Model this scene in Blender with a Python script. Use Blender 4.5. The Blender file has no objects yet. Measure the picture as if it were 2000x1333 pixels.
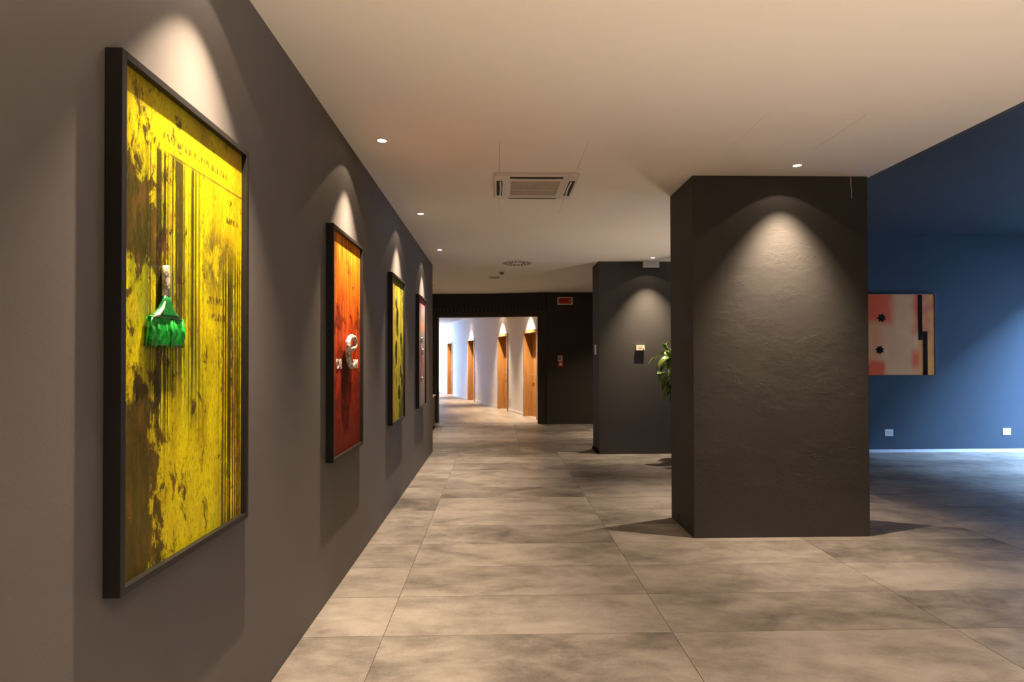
import bpy, bmesh, math, random
from mathutils import Vector, Matrix

random.seed(7)
PI = math.pi
scene = bpy.context.scene
COL = scene.collection

# ------------------------------------------------------------------ camera
cam_data = bpy.data.cameras.new('camera')
cam = bpy.data.objects.new('camera', cam_data)
COL.objects.link(cam)
cam_data.sensor_width = 36.0
cam_data.sensor_fit = 'HORIZONTAL'
cam_data.lens = 1144.8 / 2000.0 * 36.0
cam_data.shift_y = (690.76 - 666.5) / 2000.0
cam_data.clip_start = 0.02
cam.location = (0.0, 0.0, 1.42)
cam.rotation_euler = (Matrix.Rotation(-0.0247, 3, 'Z') @ Matrix.Rotation(PI / 2 + 0.0097, 3, 'X')
                      @ Matrix.Rotation(-0.0022, 3, 'Z')).to_euler()
scene.camera = cam

# ------------------------------------------------------------------ light and exposure
world = bpy.data.worlds.new('daylight')
scene.world = world
world.use_nodes = True
bg = world.node_tree.nodes['Background']
bg.inputs['Color'].default_value = (0.37, 0.60, 1.0, 1)
bg.inputs['Strength'].default_value = 150.0
scene.view_settings.view_transform = 'Standard'
scene.view_settings.look = 'None'
scene.view_settings.gamma = 1.0
scene.view_settings.use_curve_mapping = False
scene.view_settings.exposure = 0.0
scene.cycles.use_denoising = True
scene.cycles.max_bounces = 14
scene.cycles.diffuse_bounces = 8
scene.cycles.sample_clamp_indirect = 6.0
scene.cycles.caustics_reflective = False
scene.cycles.caustics_refractive = False

WARM = (1.0, 0.765, 0.55)
LAMP_W = 105.0           # beam of one ceiling spot
UP_W = 245.0  # power of an added uplighter that fills the ceiling
SPILL_W = 6.0
CORE_W = 450.0          # hot centre of the beam           # its wide spill

# ------------------------------------------------------------------ helpers
def new_obj(name, mesh, mat=None, parent=None):
    o = bpy.data.objects.new(name, mesh)
    COL.objects.link(o)
    if mat is not None and mesh is not None and len(mesh.materials) == 0:
        mesh.materials.append(mat)
    if parent is not None:
        o.parent = parent
    return o

def bm_obj(name, bm, mat, parent=None, smooth=False):
    me = bpy.data.meshes.new(name)
    bmesh.ops.recalc_face_normals(bm, faces=bm.faces)
    if smooth:
        for f in bm.faces:
            f.smooth = True
    bm.to_mesh(me)
    bm.free()
    return new_obj(name, me, mat, parent)

def thing(name, label, cat, loc=(0, 0, 0), rotz=0.0, group=None):
    o = bpy.data.objects.new(name, None)
    COL.objects.link(o)
    o.empty_display_size = 0.1
    o.location = loc
    o.rotation_euler = (0, 0, rotz)
    o['label'] = label
    o['category'] = cat
    if group:
        o['group'] = group
    return o

def tag(o, label, cat, group=None):
    o['label'] = label
    o['category'] = cat
    if group:
        o['group'] = group
    return o

def struct(o, label=None):
    o['kind'] = 'structure'
    if label:
        o['label'] = label
    return o

def box(bm, x0, x1, y0, y1, z0, z1, bevel=0.0):
    g = bmesh.ops.create_cube(bm, size=1.0)
    vs = g['verts']
    for v in vs:
        v.co = Vector((x0 if v.co.x < 0 else x1, y0 if v.co.y < 0 else y1, z0 if v.co.z < 0 else z1))
    if bevel > 0:
        es = list({e for v in vs for e in v.link_edges})
        bmesh.ops.bevel(bm, geom=es, offset=bevel, segments=2, affect='EDGES', profile=0.7)
    return bm

def boxes(*bs, bevel=0.0):
    bm = bmesh.new()
    for b in bs:
        box(bm, *b, bevel=bevel)
    return bm

def cyl(bm, p0, p1, r0, r1=None, seg=16, caps=True):
    r1 = r0 if r1 is None else r1
    p0, p1 = Vector(p0), Vector(p1)
    d = (p1 - p0)
    a = d.normalized()
    up = Vector((0, 0, 1)) if abs(a.z) < 0.95 else Vector((1, 0, 0))
    u = a.cross(up).normalized()
    w = a.cross(u)
    A = [bm.verts.new(p0 + (u * math.cos(2 * PI * i / seg) + w * math.sin(2 * PI * i / seg)) * r0) for i in range(seg)]
    B = [bm.verts.new(p1 + (u * math.cos(2 * PI * i / seg) + w * math.sin(2 * PI * i / seg)) * r1) for i in range(seg)]
    for i in range(seg):
        bm.faces.new((A[i], A[(i + 1) % seg], B[(i + 1) % seg], B[i]))
    if caps:
        bm.faces.new(A[::-1])
        bm.faces.new(B)
    return bm

def ring(bm, c, ro, ri, z0, z1, seg=32):
    """flat annulus with thickness, axis z"""
    cx, cy = c
    L = []
    for r, z in ((ro, z0), (ro, z1), (ri, z1), (ri, z0)):
        L.append([bm.verts.new((cx + r * math.cos(2 * PI * i / seg), cy + r * math.sin(2 * PI * i / seg), z)) for i in range(seg)])
    for k in range(4):
        A, B = L[k], L[(k + 1) % 4]
        for i in range(seg):
            bm.faces.new((A[i], A[(i + 1) % seg], B[(i + 1) % seg], B[i]))
    return bm

def prism(bm, pts, z0, z1):
    """extruded polygon in xy"""
    A = [bm.verts.new((x, y, z0)) for x, y in pts]
    B = [bm.verts.new((x, y, z1)) for x, y in pts]
    n = len(pts)
    bm.faces.new(A[::-1])
    bm.faces.new(B)
    for i in range(n):
        bm.faces.new((A[i], A[(i + 1) % n], B[(i + 1) % n], B[i]))
    return bm

def prism_yz(bm, pts, x0, x1):
    A = [bm.verts.new((x0, y, z)) for y, z in pts]
    B = [bm.verts.new((x1, y, z)) for y, z in pts]
    n = len(pts)
    bm.faces.new(A[::-1])
    bm.faces.new(B)
    for i in range(n):
        bm.faces.new((A[i], A[(i + 1) % n], B[(i + 1) % n], B[i]))
    return bm

def tube(bm, pts, radii, seg=10):
    """tapered tube through points"""
    pts = [Vector(p) for p in pts]
    rows = []
    for i, p in enumerate(pts):
        a = (pts[min(i + 1, len(pts) - 1)] - pts[max(i - 1, 0)]).normalized()
        up = Vector((1, 0, 0)) if abs(a.x) < 0.9 else Vector((0, 0, 1))
        u = a.cross(up).normalized()
        w = a.cross(u)
        r = radii[i] if hasattr(radii, '__len__') else radii
        rows.append([bm.verts.new(p + (u * math.cos(2 * PI * k / seg) + w * math.sin(2 * PI * k / seg)) * r) for k in range(seg)])
    for A, B in zip(rows, rows[1:]):
        for k in range(seg):
            bm.faces.new((A[k], A[(k + 1) % seg], B[(k + 1) % seg], B[k]))
    bm.faces.new(rows[0][::-1])
    bm.faces.new(rows[-1])
    return bm

def text_mesh(body, size, extrude, mat):
    cu = bpy.data.curves.new('lettering', 'FONT')
    cu.body = body
    cu.size = size
    cu.extrude = extrude
    cu.resolution_u = 4
    o = bpy.data.objects.new('lettering', cu)
    COL.objects.link(o)
    dg = bpy.context.evaluated_depsgraph_get()
    dg.update()
    me = bpy.data.meshes.new_from_object(o.evaluated_get(dg))
    bpy.data.objects.remove(o)
    bpy.data.curves.remove(cu)
    me.materials.clear()
    me.materials.append(mat)
    return me

# ------------------------------------------------------------------ node helpers
class NT:
    def __init__(self, name):
        self.mat = bpy.data.materials.new(name)
        self.mat.use_nodes = True
        self.nt = self.mat.node_tree
        self.bsdf = self.nt.nodes['Principled BSDF']
        self.out = self.nt.nodes['Material Output']

    def n(self, kind, **kw):
        nd = self.nt.nodes.new(kind)
        for k, v in kw.items():
            setattr(nd, k, v)
        return nd

    def link(self, a, b):
        self.nt.links.new(a, b)

    def put(self, sock, v):
        if hasattr(v, 'links') or isinstance(v, bpy.types.NodeSocket):
            self.link(v, sock)
        else:
            sock.default_value = v

    def math(self, op, a, b=0.0, c=None, clamp=False):
        nd = self.n('ShaderNodeMath', operation=op, use_clamp=clamp)
        self.put(nd.inputs[0], a)
        self.put(nd.inputs[1], b)
        if c is not None:
            self.put(nd.inputs[2], c)
        return nd.outputs[0]

    def coord(self, kind='Object'):
        return self.n('ShaderNodeTexCoord').outputs[kind]

    def mapping(self, vec, scale=(1, 1, 1), loc=(0, 0, 0)):
        nd = self.n('ShaderNodeMapping')
        self.link(vec, nd.inputs['Vector'])
        nd.inputs['Scale'].default_value = scale
        self.put(nd.inputs['Location'], loc)
        return nd.outputs[0]

    def noise(self, vec, scale=5.0, detail=4.0, rough=0.55, dist=0.0):
        nd = self.n('ShaderNodeTexNoise')
        self.link(vec, nd.inputs['Vector'])
        nd.inputs['Scale'].default_value = scale
        nd.inputs['Detail'].default_value = detail
        nd.inputs['Roughness'].default_value = rough
        nd.inputs['Distortion'].default_value = dist
        return nd.outputs['Fac']

    def ramp(self, fac, stops):
        nd = self.n('ShaderNodeValToRGB')
        self.link(fac, nd.inputs[0])
        el = nd.color_ramp.elements
        while len(el) < len(stops):
            el.new(0.5)
        for e, (p, c) in zip(el, stops):
            e.position = p
            e.color = (c[0], c[1], c[2], 1) if hasattr(c, '__len__') else (c, c, c, 1)
        return nd.outputs['Color']

    def smooth(self, v, a, b, lo=0.0, hi=1.0):
        nd = self.n('ShaderNodeMapRange', interpolation_type='SMOOTHSTEP')
        self.link(v, nd.inputs['Value'])
        nd.inputs['From Min'].default_value = a
        nd.inputs['From Max'].default_value = b
        nd.inputs['To Min'].default_value = lo
        nd.inputs['To Max'].default_value = hi
        return nd.outputs['Result']

    def mix(self, fac, a, b, blend='MIX'):
        nd = self.n('ShaderNodeMix', data_type='RGBA', blend_type=blend)
        self.put(nd.inputs['Factor'], fac)
        for s, v in ((nd.inputs['A'], a), (nd.inputs['B'], b)):
            pass
        ia = [s for s in nd.inputs if s.identifier == 'A_Color'][0]
        ib = [s for s in nd.inputs if s.identifier == 'B_Color'][0]
        for s, v in ((ia, a), (ib, b)):
            if isinstance(v, bpy.types.NodeSocket):
                self.link(v, s)
            else:
                s.default_value = (v[0], v[1], v[2], 1)
        return [s for s in nd.outputs if s.identifier == 'Result_Color'][0]

    def bump(self, h, strength=0.3, dist=0.01):
        nd = self.n('ShaderNodeBump')
        nd.inputs['Strength'].default_value = strength
        nd.inputs['Distance'].default_value = dist
        self.link(h, nd.inputs['Height'])
        self.link(nd.outputs[0], self.bsdf.inputs['Normal'])

    def done(self, color=None, rough=0.5, metal=0.0, spec=0.5, coat=0.0):
        if color is not None:
            if isinstance(color, bpy.types.NodeSocket):
                self.link(color, self.bsdf.inputs['Base Color'])
            else:
                self.bsdf.inputs['Base Color'].default_value = (*color, 1)
        self.put(self.bsdf.inputs['Roughness'], rough)
        self.bsdf.inputs['Metallic'].default_value = metal
        self.bsdf.inputs['Specular IOR Level'].default_value = spec
        if coat:
            self.bsdf.inputs['Coat Weight'].default_value = coat
            self.bsdf.inputs['Coat Roughness'].default_value = 0.06
        return self.mat

def plain(name, color, rough=0.5, metal=0.0, spec=0.5, var=0.06, scale=30.0):
    """a colour with slight mottling"""
    m = NT(name)
    f = m.noise(m.coord(), scale, 3.0)
    lo = tuple(c * (1 - var) for c in color)
    hi = tuple(min(1, c * (1 + var)) for c in color)
    return m.done(m.ramp(f, [(0.3, lo), (0.7, hi)]), rough, metal, spec)

def painted_wall(name, color, rough=0.75, bump=0.12, spec=0.3, var=0.06):
    m = NT(name)
    co = m.coord()
    f = m.noise(co, 2.0, 5.0)
    c = m.ramp(f, [(0.25, tuple(x * (1 - var) for x in color)), (0.75, tuple(x * (1 + var) for x in color))])
    m.bump(m.noise(co, 140.0, 3.0), bump, 0.003)
    return m.done(c, rough, 0, spec)

# ------------------------------------------------------------------ materials
def mat_tile():
    m = NT('stone_tile')
    oi = m.n('ShaderNodeObjectInfo')
    rnd = oi.outputs['Random']
    comb = m.n('ShaderNodeCombineXYZ')
    m.put(comb.inputs[0], m.math('MULTIPLY', rnd, 91.0))
    m.put(comb.inputs[1], m.math('MULTIPLY', rnd, 57.0))
    co = m.mapping(m.coord(), (1, 1, 1), comb.outputs[0])
    big = m.noise(m.mapping(co, (1.0, 1.6, 1)), 1.5, 6.0, 0.6, 0.5)
    med = m.noise(m.mapping(co, (1.0, 1.8, 1)), 6.0, 6.0, 0.65, 0.3)
    fine = m.noise(co, 70.0, 3.0, 0.6)
    v = m.math('ADD', m.math('MULTIPLY', big, 0.6), m.math('ADD', m.math('MULTIPLY', med, 0.3), m.math('MULTIPLY', fine, 0.1)))
    v = m.math('ADD', v, m.math('MULTIPLY', m.math('SUBTRACT', rnd, 0.5), 0.13))
    c = m.ramp(v, [(0.34, (0.095, 0.085, 0.073)), (0.46, (0.205, 0.184, 0.160)), (0.56, (0.30, 0.272, 0.240)), (0.68, (0.38, 0.347, 0.310))])
    r = m.smooth(v, 0.3, 0.7, 0.46, 0.36)
    m.bump(med, 0.05, 0.002)
    return m.done(c, r, 0, 0.45)

def mat_far_floor():
    m = NT('stone_floor_far')
    co = m.coord()
    big = m.noise(m.mapping(co, (0.5, 2.2, 1)), 1.6, 5.0, 0.6)
    c = m.ramp(big, [(0.3, (0.19, 0.16, 0.13)), (0.5, (0.30, 0.26, 0.215)), (0.7, (0.40, 0.35, 0.295))])
    return m.done(c, 0.36, 0, 0.45)

def mat_pillar():
    m = NT('rough_dark_plaster')
    co = m.coord()
    f = m.noise(co, 2.2, 6.0)
    c = m.ramp(f, [(0.25, (0.042, 0.039, 0.036)), (0.75, (0.053, 0.049, 0.045))])
    patch = m.smooth(m.noise(m.mapping(co, (1, 1, 1.5), (2.0, 0, 1.0)), 2.3, 3.0), 0.40, 0.62)
    lumps = m.noise(m.mapping(co, (1, 1, 1.6)), 9.0, 5.0, 0.6, 0.8)
    marks = m.smooth(m.noise(m.mapping(co, (1, 1, 2.6)), 11.0, 3.0, 0.55, 1.5), 0.62, 0.68)
    fine = m.noise(m.mapping(co, (1, 1, 3.0)), 60.0, 4.0, 0.6)
    wave = m.noise(co, 3.0, 2.0, 0.5)
    h = m.math('ADD', m.math('MULTIPLY', m.math('MULTIPLY', lumps, patch), 0.28),
               m.math('ADD', m.math('MULTIPLY', m.math('MULTIPLY', marks, patch), 0.10), m.math('ADD', m.math('MULTIPLY', fine, 0.05), m.math('MULTIPLY', wave, 0.25))))
    m.bump(h, 0.5, 0.022)
    return m.done(c, 0.72, 0, 0.35)

def mat_wood():
    m = NT('oak_veneer')
    co = m.coord()
    g = m.noise(m.mapping(co, (9, 9, 0.7)), 3.0, 5.0, 0.6, 0.4)
    c = m.ramp(g, [(0.3, (0.33, 0.155, 0.04)), (0.7, (0.47, 0.24, 0.075))])
    return m.done(c, 0.42, 0, 0.4)

def emitter(name, color, strength):
    m = NT(name)
    m.done((0.9, 0.9, 0.9), 0.4)
    m.bsdf.inputs['Emission Color'].default_value = (*color, 1)
    m.bsdf.inputs['Emission Strength'].default_value = strength
    return m.mat

def mat_glass():
    m = NT('window_glass')
    tr = m.n('ShaderNodeBsdfTransparent')
    gl = m.n('ShaderNodeBsdfGlossy')
    gl.inputs['Roughness'].default_value = 0.02
    mx = m.n('ShaderNodeMixShader')
    mx.inputs[0].default_value = 0.08
    m.link(tr.outputs[0], mx.inputs[1])
    m.link(gl.outputs[0], mx.inputs[2])
    m.link(mx.outputs[0], m.out.inputs['Surface'])
    return m.mat

M_TILE = mat_tile()
M_FARFLOOR = mat_far_floor()
M_GROUT = plain('grout', (0.10, 0.08, 0.065), 0.8)
M_WALL_L = painted_wall('taupe_wall_paint', (0.130, 0.119, 0.110), 0.62, 0.10)
M_WALL_D = painted_wall('dark_wall_paint', (0.055, 0.051, 0.045), 0.7, 0.15)
M_WALL_E = painted_wall('black_brown_wall_paint', (0.038, 0.032, 0.025), 0.6, 0.1)
M_WALL_B = painted_wall('slate_wall_paint', (0.038, 0.057, 0.080), 0.75, 0.1)
M_CEIL_B = painted_wall('slate_ceiling_paint', (0.024, 0.033, 0.047), 0.75, 0.05)
M_PILLAR = mat_pillar()
M_CEIL = painted_wall('white_ceiling_paint', (0.86, 0.83, 0.79), 0.8, 0.03, var=0.01)
M_WHITE = painted_wall('white_corridor_paint', (0.76, 0.74, 0.72), 0.7, 0.03, var=0.01)
M_WOOD = mat_wood()
M_FRAME = plain('black_frame_lacquer', (0.013, 0.012, 0.011), 0.42, spec=0.35)
M_BLACK = plain('matt_black', (0.012, 0.011, 0.010), 0.6)
M_VOID = plain('dark_gap', (0.006, 0.006, 0.006), 0.9)
M_PLASTIC = plain('white_plastic', (0.72, 0.70, 0.67), 0.42, var=0.02)
M_GREYPL = plain('grey_plastic', (0.58, 0.56, 0.57), 0.4, var=0.03)
M_STEEL = plain('brushed_steel', (0.62, 0.60, 0.57), 0.3, 1.0)
M_SKIRT = plain('pale_aluminium_skirting', (0.70, 0.72, 0.75), 0.35, 0.2)
M_RED = plain('signal_red', (0.42, 0.022, 0.012), 0.45)
M_REDDK = plain('dark_red', (0.20, 0.012, 0.008), 0.5)
M_PINK = plain('faded_white_print', (0.80, 0.66, 0.60), 0.6)
M_LENS = emitter('lamp_lens', (1.0, 0.86, 0.68), 14.0)
M_GLASS = mat_glass()
M_CONC = plain('facade_render', (0.07, 0.07, 0.07), 0.9)

# ------------------------------------------------------------------ main dimensions
WX = -1.002          # left wall face
H = 2.878            # low ceiling
HB = 3.30            # higher ceiling in the window bay
XE = 3.03            # edge of the low ceiling
YB = 8.71            # face of the block and the back wall
YE = 12.75           # dark end wall
RX = 8.60            # window wall
Y0 = -3.2            # wall behind the camera
TW, TS = 1.4924, 0.4975
TX, TY = -0.5881, 3.0331

# ------------------------------------------------------------------ floor and tiles
floor = struct(bm_obj('floor', boxes((-4.2, 9.0, Y0 - 0.2, YE + 0.9, -0.12, -0.004)), M_GROUT))
GAP = 0.0016
full_tile = None
def add_tile(x0, x1, y0, y1):
    global full_tile
    whole = abs((x1 - x0) - TW) < 1e-4 and abs((y1 - y0) - TS) < 1e-4
    if whole and full_tile is not None:
        me = full_tile
    else:
        w, d = (x1 - x0) / 2 - GAP, (y1 - y0) / 2 - GAP
        bm = boxes((-w, w, -d, d, -0.006, 0.0))
        me = bpy.data.meshes.new('tile')
        bm.to_mesh(me)
        bm.free()
        me.materials.append(M_TILE)
        if whole:
            full_tile = me
    o = new_obj('tile', me, None, floor)
    o.location = ((x0 + x1) / 2, (y0 + y1) / 2, 0)

def lay(xa, xb, ya, yb, ox, oy):
    i0 = math.floor((xa - ox) / TW)
    j0 = math.floor((ya - oy) / TS)
    for i in range(i0, i0 + 40):
        x0, x1 = max(xa, ox + i * TW), min(xb, ox + (i + 1) * TW)
        if x1 - x0 < 0.02:
            if ox + i * TW > xb:
                break
            continue
        for j in range(j0, j0 + 80):
            y0, y1 = max(ya, oy + j * TS), min(yb, oy + (j + 1) * TS)
            if y1 - y0 < 0.02:
                if oy + j * TS > yb:
                    break
                continue
            add_tile(x0, x1, y0, y1)

YS = TY + 12 * TS       # where the pattern shifts, 9.003
lay(WX, RX, Y0, YB, TX, TY)
lay(-1.05, 1.512, YB, YS, TX, TY)
lay(-2.6, 2.9, YS, YE + 0.35, TX - 0.55, TY)

# ------------------------------------------------------------------ ceilings
def ceiling_grid(name, xs, ys, skip, z, top, mat):
    bm = bmesh.new()
    for i in range(len(xs) - 1):
        for j in range(len(ys) - 1):
            if (i, j) in skip:
                continue
            box(bm, xs[i], xs[i + 1], ys[j], ys[j + 1], z, top)
    return struct(bm_obj(name, bm, mat))

HA = (0.016, 0.614, 3.905, 5.83)        # hatch panel carrying the air conditioner
HC = (1.606, 2.21, 3.434, 4.03)         # plain hatch panel
ceil_low = ceiling_grid('ceiling', [-4.2, HA[0], HA[1], HC[0], HC[1], XE], [Y0 - 0.2, HC[2], HA[2], HC[3], HA[3], YE + 0.75],
                        {(1, 2), (1, 3), (3, 1), (3, 2)}, H, H + 0.1, M_CEIL)
lid = struct(bm_obj('ceiling_void', boxes((-4.2, XE, Y0 - 0.2, YE + 0.75, H + 0.11, H + 0.5), (XE, 6.4, YB + 0.02, YE + 0.75, H + 0.001, H + 0.5)), M_CEIL))
for (a, b, c, d), nm in ((HA, 'hatch_panel'), (HC, 'hatch_panel')):
    g = 0.0022
    bm_obj(nm, boxes((a + g, b - g * 1.0, c + g, d - g, H + 0.0005, H + 0.05)), M_CEIL, ceil_low)
    # dark reveal behind the joint
    bm_obj('joint_backing', boxes((a - 0.02, b + 0.02, c - 0.02, d + 0.02, H + 0.1005, H + 0.108)), M_VOID, ceil_low)
fascia = struct(bm_obj('trim_1', boxes((XE - 0.04, XE, Y0, YB, H - 0.0004, H + 0.5)), M_WALL_D))
ceil_high = struct(bm_obj('ceiling_bay', boxes((XE, 9.0, Y0 - 0.2, YB + 0.3, HB, HB + 0.2)), M_CEIL_B))

# ------------------------------------------------------------------ walls
struct(bm_obj('wall_left', boxes((WX - 0.25, WX, Y0, 9.085, 0, H)), M_WALL_L))
struct(bm_obj('wall_front', boxes((-1.3, 9.0, Y0 - 0.2, Y0, 0, HB)), M_WALL_D))
# block that continues as the wall of the window bay
struct(bm_obj('wall_block', boxes((1.512, XE + 0.2, YB, 9.267, 0, H)), M_WALL_D), 'dark wall end beside the passage, lit by a ceiling spot')
struct(bm_obj('wall_back', boxes((XE + 0.2, 9.0, YB, YB + 0.3, 0, HB), (XE, XE + 0.2, YB + 0.001, YB + 0.3, H, HB)), M_WALL_B))
struct(bm_obj('wall_passage', boxes((6.2, 6.4, YB + 0.3, YE, 0, H)), M_WALL_E))
# passage end wall and the slightly skewed wall with the opening
struct(bm_obj('wall_end', boxes((1.07, 6.4, YE, YE + 0.25, 0, H)), M_WALL_E))
bm = bmesh.new()
def yh(x):      # skewed, gently curved line of the opening wall
    t = (1.07 - x) / 2.6
    return YE + 0.02 + 0.40 * (1 - math.exp(-2.2 * max(t, 0))) / (1 - math.exp(-2.2))
def band(bm, xa, xb, z0, z1, thick, off=0.0, n=12):
    xs = [xa + (xb - xa) * i / n for i in range(n + 1)]
    pts = [(x, yh(x) - off) for x in xs] + [(x, yh(x) - off + thick) for x in reversed(xs)]
    prism(bm, pts, z0, z1)
band(bm, 0.885, 1.071, 0, H, 0.22, n=4)
band(bm, -4.2, -1.33, 0, H, 0.22, n=4)
band(bm, -1.33, 0.885, 2.362, H, 0.22)
wall_open = struct(bm_obj('wall_opening', bm, M_WALL_E))
struct(bm_obj('wall_far_left', boxes((-4.2, -4.0, 9.0, 13.6, 0, H), (-4.2, WX - 0.25, 8.8, 9.085, 0, H)), M_WALL_E))

# header band above the opening with its row of pegs
head = thing('header_band', 'black header band with a row of small pegs above the corridor opening', 'wall band', (0, 0, 0))
bm = bmesh.new()
band(bm, -1.9, 1.05, 2.545, H, 0.05, 0.051)
bm_obj('board', bm, M_BLACK, head)
bm = bmesh.new()
band(bm, -1.9, 1.05, 2.495, 2.545, 0.02, 0.021)
bm_obj('rail', bm, M_BLACK, head)
pm = None
for k in range(30):
    x = -1.45 + k * 0.085
    if pm is None:
        bm = bmesh.new()
        cyl(bm, (0, 0, -0.03), (0, 0, 0.012), 0.008, 0.011, 8)
        pm = bpy.data.meshes.new('peg')
        bm.to_mesh(pm)
        bm.free()
        pm.materials.append(plain('grey_peg', (0.10, 0.10, 0.10), 0.5))
    o = new_obj('peg', pm, None, head)
    o.location = (x, yh(x) - 0.036, 2.533)

# window wall on the right
win_y = (5.7, 8.45)
WZ0, WZ1 = 0.06, 2.95
struct(bm_obj('wall_right', boxes((RX, RX + 0.3, Y0 - 0.2, win_y[0], 0, HB), (RX, RX + 0.3, win_y[1], YB + 0.3, 0, HB),
              (RX, RX + 0.3, win_y[0], win_y[1], WZ1, HB), (RX, RX + 0.3, win_y[0], win_y[1], -0.05, WZ0)), M_WALL_B))
win = struct(thing('window_1', 'tall window of the bay', 'window', (RX + 0.2, win_y[0], 0)))
del win['category']; del win['label']
L = win_y[1] - win_y[0]
bm_obj('window_frame', boxes((-0.03, 0.03, 0, 0.05, WZ0, WZ1), (-0.03, 0.03, L - 0.05, L, WZ0, WZ1),
                             (-0.03, 0.03, 0.05, L - 0.05, WZ1 - 0.05, WZ1), (-0.03, 0.03, 0.05, L - 0.05, WZ0, WZ0 + 0.05),
                             (-0.03, 0.03, L / 2 - 0.03, L / 2 + 0.03, WZ0 + 0.05, WZ1 - 0.05)), M_FRAME, win)
for a, b in ((0.05, L / 2 - 0.03), (L / 2 + 0.03, L - 0.05)):
    bm_obj('pane', boxes((-0.004, 0.004, a, b, WZ0 + 0.05, WZ1 - 0.05)), M_GLASS, win)
# the building across the street and the pavement outside
struct(bm_obj('wall_across_street', boxes((14.8, 15.2, -14, 30, -0.3, 7.35)), M_CONC))
struct(bm_obj('floor_street', boxes((8.91, 30, -30, 40, -0.5, -0.3)), M_CONC))

# baseboards
struct(bm_obj('baseboard_back', boxes((XE + 0.2, RX, YB - 0.012, YB, 0, 0.045)), M_SKIRT))
struct(bm_obj('baseboard_block', boxes((1.500, 1.512, YB - 0.004, 9.267, 0, 0.04), (1.500, 1.512, YB - 0.004, 9.267, 0.0, 0.04)), M_SKIRT))

# pillar
pil = struct(bm_obj('pillar', boxes((1.551, 2.964, 4.61, 5.212, 0, H + 0.0005), bevel=0.006), M_PILLAR), 'wide dark pillar with rough plaster, lit by a ceiling spot')
bm = bmesh.new()
pts = [(2.826, 2.874), (2.832, 2.874), (2.833, 2.80), (2.838, 2.76), (2.836, 2.70), (2.832, 2.70), (2.833, 2.76), (2.829, 2.80)]
A = [bm.verts.new((x, 4.6085, z)) for x, z in pts]
B = [bm.verts.new((x, 4.612, z)) for x, z in pts]
bm.faces.new(A); bm.faces.new(B[::-1])
for i in range(len(pts)):
    bm.faces.new((A[i], A[(i + 1) % len(pts)], B[(i + 1) % len(pts)], B[i]))
bm_obj('chipped_crack', bm, plain('bare_plaster', (0.55, 0.53, 0.50), 0.8), pil)

# ------------------------------------------------------------------ corridor (local axes: s along, n into the corridor)
CO = Vector((1.126, 13.0, 0))
CANG = math.atan2(0.9608, -0.2772)
CM = Matrix.Translation(CO) @ Matrix.Rotation(CANG, 4, 'Z')
def corr(o):
    o.matrix_world = CM
    return o
DOORS = [(0.66, 1.693), (3.02, 4.045), (6.775, 7.79), (10.38, 11.42)]
DTOP = 2.13
bm = bmesh.new()
s_prev = -0.02
for a, b in DOORS:
    box(bm, s_prev, a + 0.03, -0.3, 0, 0, H)
    box(bm, a + 0.03, b - 0.03, -0.3, 0, DTOP - 0.03, H)
    s_prev = b - 0.03
box(bm, s_prev, 17, -0.3, 0, 0, H)
corr(struct(bm_obj('wall_corridor_right', bm, M_WHITE)))
WIN2 = (13.6, 15.4)
corr(struct(bm_obj('wall_corridor_left', boxes((0.75, WIN2[0], 2.6, 2.8, 0, H), (WIN2[1], 17, 2.6, 2.8, 0, H),
            (WIN2[0], WIN2[1], 2.6, 2.8, 2.65, H), (WIN2[0], WIN2[1], 2.6, 2.8, 0, 0.25)), M_WHITE)))
corr(struct(bm_obj('wall_corridor_end', boxes((16.8, 17, 0, 2.6, 0, H)), M_WHITE)))
corr(struct(bm_obj('ceiling_corridor', boxes((-0.3, 17, -0.3, 2.8, H + 0.002, H + 0.3)), M_CEIL)))
corr(struct(bm_obj('floor_corridor', boxes((0.2, 17, -0.35, 2.8, -0.1, -0.001)), M_FARFLOOR)))
bm = bmesh.new()
s_prev = 0.0
for a, b in DOORS + [(16.8, 16.8)]:
    if a - s_prev > 0.02:
        box(bm, s_prev, a, 0, 0.012, -0.001, 0.07)
    s_prev = b
corr(struct(bm_obj('baseboard_corridor', bm, M_PLASTIC)))
w2 = struct(thing('window_2', 'x', 'x'))
del w2['label']; del w2['category']
w2.matrix_world = CM
bm = bmesh.new()
n_p = 2
dl = (WIN2[1] - WIN2[0]) / n_p
for k in range(n_p + 1):
    s = WIN2[0] + dl * k
    box(bm, s - 0.03, s + 0.03, 2.68, 2.74, 0.25, 2.65)
box(bm, WIN2[0], WIN2[1], 2.68, 2.74, 0.25, 0.31)
box(bm, WIN2[0], WIN2[1], 2.68, 2.74, 2.59, 2.65)
bm_obj('window_frame', bm, M_PLASTIC, w2)
for k in range(n_p):
    s = WIN2[0] + dl * k
    bm_obj('pane', boxes((s + 0.03, s + dl - 0.03, 2.706, 2.714, 0.31, 2.59)), M_GLASS, w2)

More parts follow.
